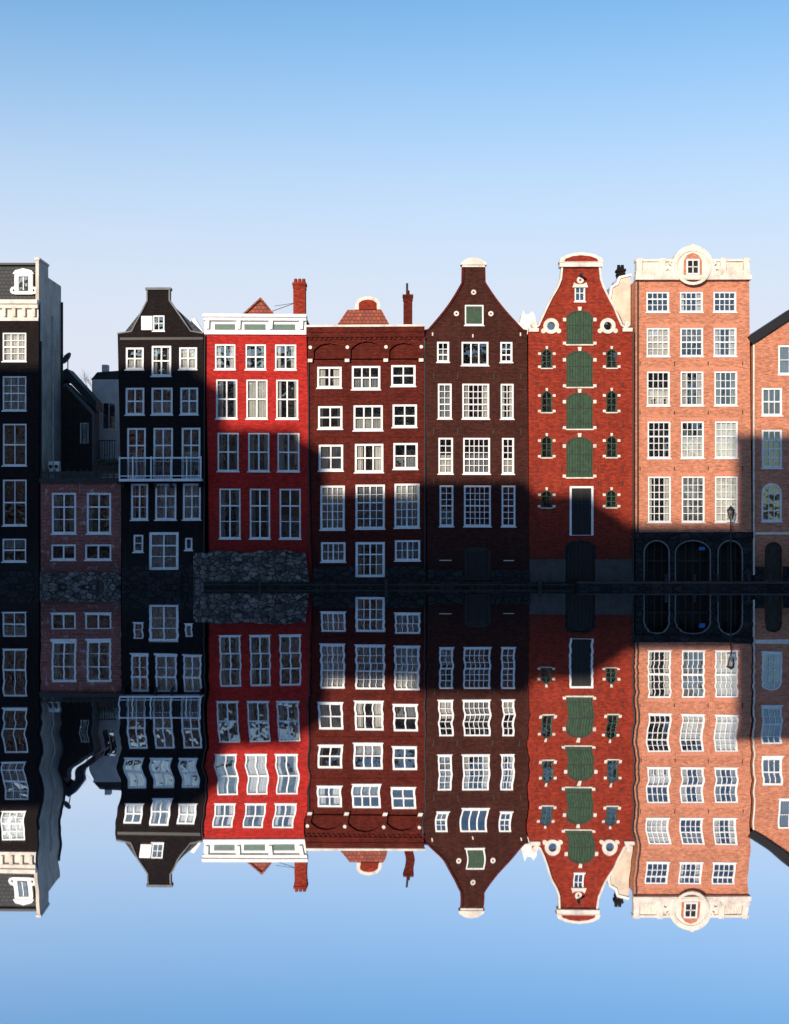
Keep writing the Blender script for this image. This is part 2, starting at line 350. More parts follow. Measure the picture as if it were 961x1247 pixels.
A.box('cornice','cream',-112,366,47.5,371,-.45,0.1); A.box('cornice','cream',-111,371.1,47.3,376,-.3,-.003); A.box('cornice','cream',-111,387,47.2,391,-.14,-.003)
A.box('cornice_frieze','cream',-111,376.1,47.1,386.9,-.06,-.003)
for k in range(-104,46,12): A.prism('cornice_brackets','cream',[(k,376.1),(k+4,376.1),(k+4,386),(k+1,386)],-.26,-.062)
for cx in (28,-45):
    A.box('dormer','white',cx-11,333,cx+11,358,0.1,0.5); A.box('dormer_window','glass',cx-5,337,cx+5,353,0.07,0.098)
    A.ring('dormer_scrolls','white',cx-12,353,1.6,4.5,.12,.3,12); A.ring('dormer_scrolls','white',cx+12,353,1.6,4.5,.12,.3,12)
    A.prism('dormer_pediment','white',[(cx-13,333.2),(cx-10,329),(cx,326.5),(cx+10,329),(cx+13,333.2)],0.02,0.55)
    A.box('dormer_bars','white',cx-.5,337,cx+.5,353,0.05,0.068); A.box('dormer_dark','iron',cx-6,336,cx+6,354,0.085,0.099)
A.tube('drainpipe','iron',(X(47)+.08,5.35,1),(X(47)+.08,5.35,18.2),.07); A.tube('drainpipe_cream','cream',(X(47)+.07,3.1,4),(X(47)+.07,3.1,17),.05)
A.tube('downpipe','iron',(X(47)+.07,.3,1),(X(47)+.07,.3,15),.05)
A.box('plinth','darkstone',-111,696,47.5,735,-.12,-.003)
A.finish()
# ================================================================ low terrace house in the gap
T=Obj('terrace_annex',(X(98),0,0),0.1)
for x0,x1 in ((62,92),(105,135)): win(T,x0,600,x1,650,2,3,fw=2.4,tv=(1,),th=(1,),curt='drape')
for x0,x1 in ((62,92),(103,135)): win(T,x0,663,x1,682,2,1,fw=2,tv=(1,),curt='none')
facade(T,'walls','old_brick',rect(49,588,147,735),T.open,T.y)
body(T,49.5,147,588,5.0,'old_brick')
T.box('terrace_edge','iron',48,582,148,588,-.2,5.0); T.box('terrace_board','wood',49,574,147,577,-.12,-.05)
T.box('terrace_board','wood',49,578.5,147,580,-.11,-.06)
for k in range(50,148,8): T.box('terrace_posts','wood',k,571,k+1.3,582,-.1,0)
T.box('plinth','rubble',49,697,147.5,735,-.2,-.003)
for x in (54,61): 
    T.box('air_conditioner','whitewash',x,561,x+6,573.9,.8,1.3); T.disc('air_conditioner_fan','iron',x+3,567.5,2.4,.77,.8,12)
T.box('planter','wood',118,566,142,574,0.6,1.1)
for i in range(160):
    x=X(random.uniform(112,145)); z=Z(566-abs(random.gauss(0,4))); yy=T.y+random.uniform(.6,1.1); a=random.uniform(0,3); s=.09
    T.poly('planter_leaves','green',[(x,yy,z),(x+s*math.cos(a),yy+s*.6,z+s*.4),(x+s*.3,yy,z+s*1.3)])
T.finish()
# rear buildings seen through the gap
def bg(px,py,y): return (PX(px,y),PZ(py,y))
R=Obj('slate_roofed_shed',(PX(95,7),7,0))
y=6.2
R.prism('walls','grey',[bg(66,640,y),bg(66,480,y),bg(80,466,y),bg(114,500,y),bg(114,640,y)],y,y+1.6,True)
R.prism('roof','slate',[bg(64,470,y),bg(64,459,y),bg(82,449,y),bg(118,489,y),bg(118,500,y),bg(82,462,y)],y-.2,y+1.7,True)
R.prism('tarred_panels','wood',[bg(66,575,y),bg(66,482,y),bg(80,470,y),bg(112,505,y),bg(112,575,y)],y-.06,y-.01,True)
for k in range(70,112,6): R.wbox('battens','iron',PX(k,y),PX(k,y)+.05,y-.1,y-.061,PZ(575,y),PZ(500,y))
R.wbox('window_frame','white',PX(98,y),PX(108,y),y-.09,y-.062,PZ(540,y),PZ(515,y)); R.wbox('window_glass','glass',PX(99,y),PX(107,y),y-.1,y-.092,PZ(539,y),PZ(516,y))
R.finish()
R=Obj('white_rear_house',(PX(130,9),9,0),9.0); y=9.0
R.wbox('walls','whitewash',PX(112,y),PX(158,y),y,y+5,0,PZ(462,y))
R.prism('roof','slate',[bg(110,462.2,y),bg(118,453,y),bg(160,450,y),bg(160,462.2,y)],y+.1,y+5,True)
R.wbox('window_glass','glass',PX(126,y),PX(140,y),y-.03,y-.02,PZ(522,y),PZ(491,y)); R.wbox('window_dark','interior',PX(126,y),PX(140,y),y-.018,y-.003,PZ(522,y),PZ(491,y))
for a,b,c,d in ((124,489,142,491),(124,522,142,524),(124,491,126,522),(140,491,142,522),(132.4,491,133.4,522)): R.wbox('window_frames','white',PX(a,y),PX(c,y),y-.05,y-.031,PZ(d,y),PZ(b,y))
R.wbox('chimney','whitewash',PX(120,y),PX(127,y),y+1,y+1.6,PZ(459,y),PZ(442,y))
for k in range(10): R.wbox('balcony_railing','iron',PX(116+k*3,y),PX(116+k*3,y)+.04,y-1,y-.96,PZ(560,y),PZ(538,y))
R.wbox('balcony_rail','iron',PX(115,y),PX(146,y),y-1.02,y-.95,PZ(538,y),PZ(537,y)); R.wbox('balcony_floor','grey',PX(115,y),PX(148,y),y-1.1,y-.01,PZ(563,y),PZ(560,y))
R.finish()
SD=Obj('satellite_dish',(PX(82,6.5),6.5,PZ(437,6.5)))
c=SD.o.copy(); ax=Vector((-.55,-.6,.45)).normalized(); u=ax.orthogonal().normalized(); w=ax.cross(u); prev=None
for i in range(6):
    r=.09*i; rg=[c+ax*(r*r*.45)+(u*math.cos(t*math.pi/10)+w*math.sin(t*math.pi/10))*r for t in range(20)]
    if prev:
        for t in range(20): SD.poly('reflector','iron',[prev[t],prev[(t+1)%20],rg[(t+1)%20],rg[t]])
    prev=rg
SD.tube('feed_arm','iron',c-w*.4,c+ax*.55,.02); SD.tube('feed_horn','grey',c+ax*.5,c+ax*.62,.05)
SD.tube('mast','iron',c-ax*.05,Vector((c.x,6.6,PZ(462,6.5))),.035); SD.finish()
TR=Obj('bare_tree',(PX(122,18),18,1.2))
def br(p,d,l,r,n):
    q=p+d*l; TR.tube('branches','bark',p,q,r,r*.7,5)
    if n==0: return
    for k in range(3 if n>1 else 4):
        dd=(d+Vector((random.gauss(0,.42),random.gauss(0,.42),random.gauss(.15,.3)))).normalized(); br(p+d*l*random.uniform(.65,1),dd,l*random.uniform(.6,.8),r*.58,n-1)
br(Vector((PX(118,18),18,1.2)),Vector((0,0,1)),5.2,.16,6); TR.finish()
# ================================================================ B : black neck-gable house
B=Obj('black_canal_house',(X(196),0,0),-0.05,0.003,0.004)
win(B,186,384,200,403,2,2,fw=1.6,curt='none',attic=True)
B.box('open_shutter','white',172,385,185.5,402,-.06,-.01)
for (a,b),xs in (((423,450),(153,175,184,208,218,240)),((472,505),(153,176,184,210,219,241)),((521,583),(155,178,187,211,221,244)),((589,633),(160,181,189,215,223,245))):
    for i in range(3):
        aa,bb=(a-2,b+8) if (a==423 and i==1) else (a,b)
        win(B,xs[2*i],aa,xs[2*i+1],bb,2,3 if a>500 else 2,fw=2.3,tv=(1,),th=(1,),curt=random.choice(['net','drape','drape','half']) )
win(B,163,651,175,672,1,2,curt='net'); win(B,226,655,235,670,1,1,curt='net')
win(B,182,648,218,694,2,3,fw=3.2,tv=(1,),th=(1,),curt='net',sill=False)
Bo=[(735,151,251),(700,150,250),(407,143,247),(404.5,159,233),(366,179,206),(353,179,206)]
facade(B,'walls','black_brick',Bo,B.open,B.y)
body(B,146,247,407,9,'black_brick',[(147,406.8),(178,368),(206,368),(245,406.8)])
B.strip('gable_coping','grey',[(143,406),(160,403.5),(179,366),(179,353.5)],1.6,-.08,.4); B.strip('gable_coping','grey',[(206,353.5),(206,366),(232,403.5),(247,406)],1.6,-.083,.4)
B.box('gable_cap','grey',177,350.5,208,353.4,-.15,.45)
B.box('band','black',146,411,247,414,-.06,-.003)
B.box('balcony_slab','white',149,583.5,248,586.5,-.95,-.055)
B.box('balcony_rail','white',149,557.5,248,559.3,-.95,-.88); B.box('balcony_rail','white',149,579.5,248,580.6,-.94,-.89)
for k in range(0,50): B.box('balcony_balusters','iron',149.5+k*2,559.3,150+k*2,583.5,-.93,-.9)
for k in (149,165,187,211,230,246.8): B.box('balcony_posts','white',k,556.5,k+1.4,583.5,-.97,-.87)
for k in (152,190,209,244): B.prism('balcony_brackets','black',[(k,586.6),(k+1.5,586.6),(k+1.5,594),(k,594)],-.7,-.055)
B.box('plinth','darkstone',149.5,688,181,735,-.12,-.003); B.box('plinth','darkstone',219,688,236,735,-.12,-.003)
B.box('door_step','darkstone',178,695,222,735,-.3,-.003)
pipe(B,249.3,408,690,.045,-.1)
B.finish()
# ================================================================ C : red house
C=Obj('red_canal_house',(X(313),0,0),0.03,-0.002,-0.004)
for (a,b,r),xs in (((419,450,2),(262,287,299,324,335,361)),((462,510,2),(263,289,300,326,336,363)),((527,574,2),(265,291,302,328,338,365)),((595,656,3),(267,293,304,329,340,366))):
    for i in range(3): win(C,xs[2*i],a,xs[2*i+1],b,2,r,fw=1.9,tv=(1,),th=(1,),curt=random.choice(['drape','net','half','drape']))
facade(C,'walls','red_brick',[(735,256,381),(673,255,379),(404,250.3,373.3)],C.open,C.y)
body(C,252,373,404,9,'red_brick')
C.box('cornice','white',248.5,383.5,374,387,-.5,.6); C.box('cornice','white',249.2,387.1,373.6,391,-.35,.4); C.box('cornice_frieze','white',249.8,391.1,373.4,404.5,-.1,.4)
C.box('cornice_moulding','white',249.6,404.6,373.5,407.5,-.16,-.003)
for a,b in ((262,287),(298,324),(334,360)): C.box('frieze_panels','panel',a,395,b,402,-.115,-.102)
for k in (251,289,328,365): C.prism('cornice_brackets','white',[(k,391),(k+5,391),(k+4.5,401),(k+.5,401)],-.3,-.101)
C.prism('roof','redtile',[(288,383.4),(314,360),(334,383.4)],1.5,4); C.strip('roof_ridge','redtile',[(288,383.4),(315,358.5),(335,383.4)],2,1.35,4.05)
chimney(C,355,370,337,384,1.6,2.5,pots=3)
C.tube('chimney_stay','iron',(X(357),2.1,Z(362)),(X(318),2.1,Z(376)),.02); C.tube('chimney_stay','iron',(X(357),2.1,Z(362)),(X(331),2.1,Z(366)),.015)
C.box('roof_deck','slate',251,383,372,384,.6,9)
pp=[(236,735)]+[(236+k*8,673+random.uniform(-2,2.5)-(2 if k>2 else 0)) for k in range(18)]+[(380,735)]
C.prism('rubble_plinth','rubble',pp,-.32,-.003)
pipe(C,376,408,670,.045,-.05)
C.prism('white_gable_side','white',[(221,408),(229,384),(233,383),(248,408)],1.6,2.2)
C.finish()
# ================================================================ D : maroon house
Dh=Obj('brick_canal_house',(X(446),0,0),0.06,0.001,0.005)
for (a,b,c,r),xs in (((446,472,2,1),(386,416,428,463,476,506)),((494,522,2,1),(387,417,430,466,478,508)),((541,573,2,1),(388,418,432,467,479,509))):
    for i in range(3):
        cc=3 if i==1 else 2
        win(Dh,xs[2*i],a-(i*.8),xs[2*i+1],b-(i*.8)+(3 if i==1 else 0),cc,2,fw=2.6,tv=(1,2),th=(1,),curt=['none','net','drape','half'][(i+a)%4],lintel='maroon_brick')
for i,(x0,x1) in enumerate(((390,420),(433,469),(480,511))):
    win(Dh,x0,591-i,x1,645-i,4,5,fw=2.6,th=(2,),tv=(2,),curt='net',lintel='maroon_brick')
win(Dh,391,660,421,684,4,2,fw=2.4,tv=(2,),curt='net'); win(Dh,481,658,512,683,4,2,fw=2.4,tv=(2,),curt='net')
win(Dh,433,660,469,703,4,3,fw=3,tv=(2,),th=(1,),curt='drape',sill=False)
facade(Dh,'walls','maroon_brick',[(735,382,520),(400,374.3,516.3)],Dh.open,Dh.y)
body(Dh,378,516,400,9,'maroon_brick')
Dh.box('parapet_coping','cream',373,396.5,517,399,-.5,.5); Dh.box('cornice','maroon_brick',373.6,399.1,516.8,405,-.42,.3); Dh.box('cornice','maroon_brick',374,405.1,516.5,411,-.34,-.003)
facade(Dh,'corbel_table','maroon_brick',rect(375,411.1,516,437),[seg(382,418,419,437.1,9),seg(427,416,466,437.1,10),seg(474,418,509,437.1,9)],Dh.y-.2,.195,.195)
for k in (375,420,467,510): 
    Dh.box('corbel_blocks','cream',k,437.1,k+5.5,441,-.24,-.003); Dh.disc('iron_rosettes','cream',k+3,423,2.2,-.24,-.202,10)
for k in range(377,516,6): Dh.box('dentils','maroon_brick',k,411.3,k+3,414,-.3,-.202)
Dh.prism('roof','redtile',[(405,396.4),(422,372),(464,372),(477,396.4)],1.6,5)
Dh.prism('roof_dormer','cream',[(431,372),(432,363),(436,358),(447,355),(458,358),(462,363),(463,372)],1.5,2.6)
Dh.prism('roof_dormer_arch','rust_brick',[(436,371.9),(436,364),(440,361),(447,359.5),(454,361),(458,364),(458,371.9)],1.46,1.498)
Dh.box('roof_deck','slate',375,398,515,399.5,.5,9)
chimney(Dh,491.5,502.5,352,397,1.7,2.3,'maroon_brick',1); Dh.tube('flue','iron',(X(496),2.06,Z(353)),(X(496),2.06,Z(338)),.07)
for yy in (480,530,582,652): Dh.box('string_course','maroon_brick',377,yy,517,yy+2.5,-.035,-.003)
Dh.box('plinth','darkstone',381,690,432,735,-.14,-.003); Dh.box('plinth','darkstone',470,690,519,735,-.14,-.003); Dh.box('door_step','darkstone',432,704,470,735,-.25,-.003)
pipe(Dh,517.6,405,700,.05,-.06)
Dh.finish()
# ================================================================ E : brown gable house
E=Obj('brick_canal_house',(X(580),0,0),0.0,-0.001,-0.003)
for (a,b,r),xs in (((416,441,3),(532,547,562,595,609,624)),((467,510,5),(533,550,563,596,610,626)),((533,577,5),(534,552,564,597,611,626)),((591,641,6),(535,552,565,598,611,628))):
    for i in range(3):
        cc=(3 if a<420 else 5) if i==1 else 2
        win(E,xs[2*i],a,xs[2*i+1],b+(4 if a<420 and i==1 else 0),cc,(1 if a<420 and i==1 else r),fw=2.2,th=((r+1)//2,),tv=((1,2) if cc==3 else ()),curt=random.choice(['none','net','drape','half']),lintel='brown_brick')
win(E,566,371,589,396,1,1,fw=1.8,attic=True,curt='none'); E.box('green_shutters','green',568,373,577.2,394,0.01,.05); E.box('green_shutters','green',577.8,373,587,394,0.01,.05)
E.open.append(arch(566,666,597,706,6)); frame(E,'door_frame','iron',arch(566,666,597,706,6),arch(568,668,595,705,5),.03,.15); E.box('door','wood',566,667,597,706,.12,.15); E.box('door_leaves','black',569,672,581,705,.09,.119); E.box('door_leaves','black',582,672,594,705,.09,.119)
Eo=[(735,521,645),(403,517.5,642)]
for t in range(9):
    u=t/8; py=402-57*u; off=math.sin(u*math.pi)*3.0
    Eo.append((py,522+41*u+off,637-46*u-off))
Eo+= [(344,563.5,590.5),(323,564,590)]
facade(E,'walls','brown_brick',Eo,E.open,E.y)
body(E,521,642,403,9,'brown_brick',[(524,402.8),(564,349),(590,349),(634,402.8)])
E.strip('gable_coping','maroon_brick',[(p[1],p[0]) for p in Eo[1:]],2.4,-.09,.4); E.strip('gable_coping','maroon_brick',[(p[2],p[0]) for p in Eo[1:]],2.4,-.093,.4)
E.prism('gable_pediment','cream',[(561,323),(562,320),(569,315.5),(577,314),(585,315.5),(592,320),(593,323)],-.2,.45); E.box('gable_neck_band','cream',563,323.1,591,325.5,-.12,.42)
for cx,cy in ((577,356),(556,382),(598,382)): E.ring('medallions','cream',cx,cy,1.2,3.2,-.06,-.003,12)
for cx,cy in ((527,407),(634,407),(576,409)): E.box('iron_anchors','cream',cx-.8,cy-2,cx+.8,cy+2,-.04,-.003)
for yy in (455,522,583): 
    for xx in (528,557,601,634): E.box('wall_anchors','iron',xx,yy,xx+1,yy+7,-.05,-.003)
E.box('plinth','darkstone',520.5,694,565,735,-.14,-.003); E.box('plinth','darkstone',598,694,645,735,-.14,-.003)
E.box('string_course','brown_brick',521,652,643,656,-.05,-.003)
E.box('name_plates','cream',535,682,550,683,-.02,-.003); E.box('name_plates','cream',613,682,626,683,-.02,-.003)
E.prism('white_dormer','white',[(628,403),(629,392),(636,388),(638,379),(640,373),(643,379),(648,378),(651,374),(655,380),(656,403)],1.4,2.2)
E.finish()
# ================================================================ F : warehouse with green shutters
F=Obj('brick_warehouse',(X(706),0,0),0.04,0.001,0.002)
def shutterdoor(x0,y0,x1,y1,rise):
    sh=arch(x0,y0,x1,y1,rise); F.open.append(sh)
    frame(F,'shutter_frames','green',sh,arch(x0+1.3,y0+1.3,x1-1.3,y1-1,rise-1.3),F.y+.03,F.y+.15)
    n=9; rows=conv(sh)
    for k in range(n):
        a=x0+1.2+(x1-x0-2.4)*k/n; b=a+(x1-x0-2.4)/n-.35; m=(a+b)/2
        hw=(x1-x0)/2; t=max(0,1-((m-(x0+x1)/2)/hw)**2); top=y0+rise-rise*math.sqrt(t)+.6
        F.box('green_shutters','green',a,top,b,y1-.5,.07+.006*(k%2),.12)
    F.box('shutter_split','iron',(x0+x1)/2-.3,y0+2,(x0+x1)/2+.3,y1,.05,.068)
    for q in (.42,.85): 
        F.box('shutter_hinges','iron',x0+2,y0+(y1-y0)*q,x1-2,y0+(y1-y0)*q+.9,.052,.066)
    F.box('shutter_backs','interior',x0-.5,y0-1,x1+.5,y1+1,.17,.2)
    c=(x0+x1)/2
    for xx in (x0-4.5,x1+.6): F.box('white_stone_blocks','cream',xx,y0+rise-2,xx+3.9,y0+rise+2.2,-.03,-.003); F.box('white_stone_blocks','cream',xx,y1-3,xx+3.9,y1+.5,-.03,-.003)
    F.prism('white_stone_blocks','cream',[(c-1.7,y0+.2),(c+1.7,y0+.2),(c+2.4,y0-4.5),(c-2.4,y0-4.5)],-.035,-.003)
    for k in range(1,12):
        t=math.pi*k/12; t2=t+math.pi/12*.8
        F.prism('brick_arches','redtrim',[(c-math.cos(t)*(hw+.3),y0+rise-math.sin(t)*(rise+.3)),(c-math.cos(t2)*(hw+.3),y0+rise-math.sin(t2)*(rise+.3)),(c-math.cos(t2)*(hw+3.6),y0+rise-math.sin(t2)*(rise+3.6)),(c-math.cos(t)*(hw+3.6),y0+rise-math.sin(t)*(rise+3.6))],-.012,-.003) if k not in(5,6) else None
    F.box('door_sills','cream',x0-1,y1+.2,x1+1,y1+1.8,-.09,0)
for a,b in ((378,419),(427,471),(478,522),(532,581)): shutterdoor(690,a,722,b,11)
for cx in (666,745):
    for a,b in ((425,448),(476,502),(531,557),(597,618)):
        x0,x1=cx-6.5,cx+6.5; win(F,x0,a,x1,b,2,3,fw=1.2,shape='arch',curt='none',fm='green',sill=False)
        for xx in (x0-4.2,x1+.7):
            for yy in (a+4,b-3): F.box('white_stone_blocks','cream',xx,yy,xx+3.5,yy+3,-.03,-.003)
        F.prism('white_stone_blocks','cream',[(cx-1,a),(cx+1,a),(cx+1.6,a-3.6),(cx-1.6,a-3.6)],-.035,-.003)
        F.box('stone_sills','cream',x0-1,b,x1+1,b+1.3,-.07,.02)
win(F,700,346,713,367,2,2,fw=1.8,curt='none',attic=True); F.ring('oculus','cream',706.5,341,1.5,4.2,-.06,-.003,14); F.prism('hoist_hood','cream',[(697,350),(699,344),(703,346),(710,346),(714,344),(716,350)],-.07,-.003)
F.tube('hoist_beam','wood',(X(706.5),F.y,Z(336)),(X(706.5),F.y-.9,Z(336)),.09)
for cx in (671,740):
    F.open.append(circ(cx,397,5)); F.ring('oculus','cream',cx,397,5,9.5,-.12,-.002,22,1.0); F.disc('oculus_glass','glass',cx,397,5.1,.1,.11); F.box('oculus_interior','interior',cx-6,391,cx+6,403,.2,.22)
    for d in (-11,11): F.disc('oculus_scrolls','cream',cx+d*.85,403,3,-.1,-.003,12)
F.open.append(rect(694,592,723,652)); frame(F,'white_door_frame','white',rect(694,592,723,652),rect(696.5,594.5,720.5,651.5),F.y+.0,F.y+.15); F.box('door','black',695,593,722,652,.1,.14)
F.box('door_bars','iron',708,595,709,651,.07,.098); F.box('door_bars','iron',697,612,720,613.4,.06,.069)
F.open.append(arch(690,660,724,706,8)); F.box('cellar_door','wood',689,659,725,707,.17,.2); 
for k in range(7): F.box('cellar_door_planks','black',691+k*4.7,664,695.3+k*4.7,706,.12,.169)
frame(F,'cellar_door_frame','darkstone',arch(688,658,726,706.5,9),arch(690,660,724,706,8),F.y-.03,F.y)
Fo=[(735,645,773),(403,643.5,770.5),(401,645,768)]
pl=[(400,650,763),(396,656,757),(385,661,752),(375,665.5,748),(362,672,741),(350,679,735),(340,683,731.5),(324,684.5,730)]
Fo+=pl
facade(F,'walls','rust_brick',Fo,F.open,F.y)
body(F,646,769,403,9,'rust_brick',[(650,402.8),(686,352),(728,352),(764,402.8)])
left=[(p[1],p[0]) for p in Fo[2:]]; right=[(p[2],p[0]) for p in Fo[2:]]
F.strip('gable_coping','cream',left,2.3,-.12,.42); F.strip('gable_coping','cream',right,2.3,-.123,.42)
F.box('pediment_base','cream',681,320.5,733,325.5,-.28,.45)
F.prism('pediment','cream',[(680,320.4),(682,315),(690,311),(699,309),(707,308.4),(715,309),(724,311),(732,315),(734,320.4)],-.32,.45)
F.prism('pediment_field','rust_brick',[(686,319.5),(688,316),(696,313),(707,311.8),(718,313),(726,316),(728,319.5)],-.33,-.322)
for x in (650,764): F.box('cornice_ends','cream',x-6,399.5,x+6,404,-.15,.42); F.disc('ball_finials','cream',x,395,3.6,-.1,.3,14); 
for yy in (465,515,568,585):
    for xx in (654,684,728,758): F.box('wall_anchors','iron',xx,yy,xx+1,yy+6,-.05,-.003)
F.box('plinth','plinthgrey',645,681,689,735,-.05,-.003); F.box('plinth','plinthgrey',725,681,772.5,735,-.05,-.003)
pipe(F,771.4,404,700,.055,-.05)
F.finish()
# ================================================================ G : orange brick house
G=Obj('brick_canal_house',(X(845),0,0),0.0,0.0,0.002)
for j,(a,b,r) in enumerate(((355,380,3),(399,434,4),(452,494,4),(513,558,5),(580,636,6))):
    for i,x0 in enumerate((787,828,869)):
        win(G,x0+(j*.5),a,x0+28+(j*.5),b,4,r,fw=2.0,th=(r//2,),curt=[['none','drape','none'],['net','blind','drape'],['half','drape','drape'],['none','half','net'],['drape','net','net']][j][i],lintel='orange_arch',thin=.8)
G.box('wall_base_band','darkstone',772,648,917,656,-.12,-.003)
ars=[(785,814),(823,864),(875,903)]
for x0,x1 in ars:
    G.open.append(arch(x0,659,x1,708,min(14,(x1-x0)/2))); G.box('arch_recess','interior',x0-1,657,x1+1,709,.9,.95)
    for k in range(0,int(x1-x0),9): G.box('shopfront_posts','iron',x0+k+4,660,x0+k+5,708,.35,.42)
    G.box('shopfront_bar','wood',x0,682,x1,684,.34,.44)
    frame(G,'arch_surrounds','grey',arch(x0-1.6,657.4,x1+1.6,708.5,min(15.6,(x1-x0)/2+1.6)),arch(x0,659,x1,708,min(14,(x1-x0)/2)),G.y-.1,G.y+.1)
facade(G,'walls','orange_brick',[(656,774,915.5),(340,774,912.5)],[o for o in G.open if o[0][0]<650],G.y)
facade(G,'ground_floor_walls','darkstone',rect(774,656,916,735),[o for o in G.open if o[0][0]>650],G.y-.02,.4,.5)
body(G,775,912,340,9,'orange_brick')
G.box('cornice','cream',773,336,914,341.5,-.35,.4); G.box('cornice','cream',774,330,913,335.9,-.22,.4); G.box('balustrade','cream',775,319,912,329.9,-.05,.35); G.box('balustrade_cap','cream',773.5,316,913.5,318.9,-.18,.42)
for k in range(778,912,4): 
    if not 815<k<866: G.box('dentils','cream',k,332,k+2,335.8,-.29,-.221); G.box('balusters','cream',k+.3,320,k+2,329.5,-.11,-.051)
for x in (778,806,880,908): G.box('parapet_piers','cream',x-3.5,315,x+3.5,335.9,-.26,.43)
G.prism('crest','cream',[(816,340)]+[(842-27*math.cos(math.pi*k/16)*(1 if k in(0,16) else .95),327-27*math.sin(math.pi*k/16)) for k in range(17)]+[(868,340)],-.38,.3)
G.ring('crest_moulding','cream',842,326,19,22.5,-.46,-.382,28)
G.prism('crest_field','orange_brick',[(831,336),(831,319),(835,312),(842,309),(849,312),(853,319),(853,336)],-.40,-.383)
G.box('crest_window','interior',836,319,848,334,-.41,-.402); 
for a,b,c,d in ((834,317,836,336),(848,317,850,336),(836,317,848,319),(836,334,848,336),(841.4,319,842.6,334),(836,326,848,327)): G.box('window_frames','white',a,b,c,d,-.45,-.411)
for cx,sx in ((812,1),(872,-1)): 
    G.ring('crest_scrolls','cream',cx,331,2,6.5,-.36,-.2,16); G.ring('crest_scrolls','cream',cx-sx*(-5),321,1,3.6,-.36,-.2,12)
G.ring('crest_scrolls','cream',842,302,1,3.4,-.42,-.2,14)
G.prism('party_wall','stucco',[(738,390),(741,362),(748,358),(750,345),(757,341),(759,334),(773.8,330),(773.8,390)],1.6,4)
G.strip('party_wall_coping','white',[(740,362),(748,357),(750,344),(757,340),(760,332),(774,329)],3,1.5,4.1)
chimney(G,760,769,318,335,2.2,2.9,'black_brick',2)
for yy in (440,500,568):
    for xx in (779,821,862,904): G.box('wall_anchors','iron',xx,yy,xx+.9,yy+5,-.04,-.003)
pipe(G,776.5,341,655,.05,-.09); G.box('blue_sign','blue',851,666,858,670,-.12,-.022)
G.finish()
# ================================================================ H : right edge house
Hh=Obj('brick_canal_house',(X(960),0,0),0.06)
for c in (0,46):
    win(Hh,928+c,472,953+c,506,3,2,fw=2.4,curt='net',th=(1,)); win(Hh,928+c,523,953+c,570,3,4,fw=2.4,curt='none',th=(2,)); win(Hh,928+c,588,953+c,635,3,4,fw=2.4,shape='arch',curt='drape')
    Hh.open.append(arch(932+c,660,953+c,706,10)); Hh.box('arched_doors','wood',931+c,659,954+c,707,.17,.2)
win(Hh,948,420,976,456,2,2,fw=2.4,curt='net')
facade(Hh,'walls','orange_brick',[(735,917.5,1010),(417,917.5,1010),(385,966,966.5)],Hh.open,Hh.y)
body(Hh,918,1010,417,9,'orange_brick',[(919,416.5),(966,388),(1009,416.5)])
Hh.strip('roof_verge','black',[(914,414),(966,380),(1014,414)],10,-.3,1.2)
Hh.box('string_course','cream',918,648,1010,651,-.06,-.003); Hh.box('plinth','darkstone',917,690,931,735,-.1,-.003); Hh.box('plinth','darkstone',954,690,977,735,-.1,-.003)
pipe(Hh,918,420,700,.06,-.1,'cream')
Hh.finish()
for nm,x0,x1,ht,mt in (('brick_canal_house',1012,1150,360,'rust_brick'),('brick_canal_house',-250,-113,372,'maroon_brick')):
    Q=Obj(nm,(X((x0+x1)/2),0,0),0.02)
    for r in range(5):
        for c in range(3): win(Q,x0+14+c*42,ht+25+r*58,x0+40+c*42,ht+65+r*58,3,4,th=(2,))
    facade(Q,'walls',mt,rect(x0,ht,x1,735),Q.open,Q.y); body(Q,x0+1,x1-1,ht,9,mt); Q.box('cornice','cream',x0-1,ht-6,x1+1,ht,-.3,.5); Q.prism('roof','redtile',[(x0,ht-6.1),(x0+40,ht-40),(x1-40,ht-40),(x1,ht-6.1)],.6,9); Q.finish()
# ================================================================ quay, lamp, posts
K=Obj('quay_ledge',(X(600),-.5,0),0)
K.box('stone_ledge','darkstone',250,708,700,735,-.55,-.34); K.box('stone_ledge','darkstone',700.2,709,1150,735,-1.6,-.15)
K.box('timber_fender','wood',251,710.5,699,712.5,-.62,-.552)
K.box('coping','plinthgrey',700.2,707.5,1150,708.9,-1.65,-.15)
K.finish()
SL=Obj('street_lamp',(X(885),-1.0,Z(708)),-1.0)
bx=X(885)
SL.tube('pole','iron',(bx,-1,Z(708)),(bx,-1,Z(690)),.1,.07); SL.tube('pole','iron',(bx,-1,Z(690)),(bx,-1,Z(632)),.055,.04); SL.tube('collar','iron',(bx,-1,Z(690)),(bx,-1,Z(688)),.1)
SL.tube('lantern_glass','glass',(bx,-1,Z(632)),(bx,-1,Z(622)),.13,.22,6); SL.tube('lantern_roof','iron',(bx,-1,Z(622)),(bx,-1,Z(616)),.27,.03,6); SL.tube('ladder_bar','iron',(bx-.25,-1,Z(636)),(bx+.25,-1,Z(636)),.02)
SL.finish()
for px in (806,840,868,905,930):
    O=Obj('mooring_bollard',(X(px),-1.3,Z(707.5)),0); x=X(px); z=Z(707.5)
    O.tube('shaft','iron',(x,-1.3,z),(x,-1.3,z+.35),.1,.08); O.tube('cap','iron',(x,-1.3,z+.35),(x,-1.3,z+.45),.14,.1); O.finish()
O=Obj('mooring_post',(X(959),-2.2,0),0); x=X(959); O.tube('shaft','wood',(x,-2.2,-1.5),(x,-2.2,.7),.13); O.tube('white_cap','white',(x,-2.2,.7),(x,-2.2,1.25),.135,.12); O.finish()
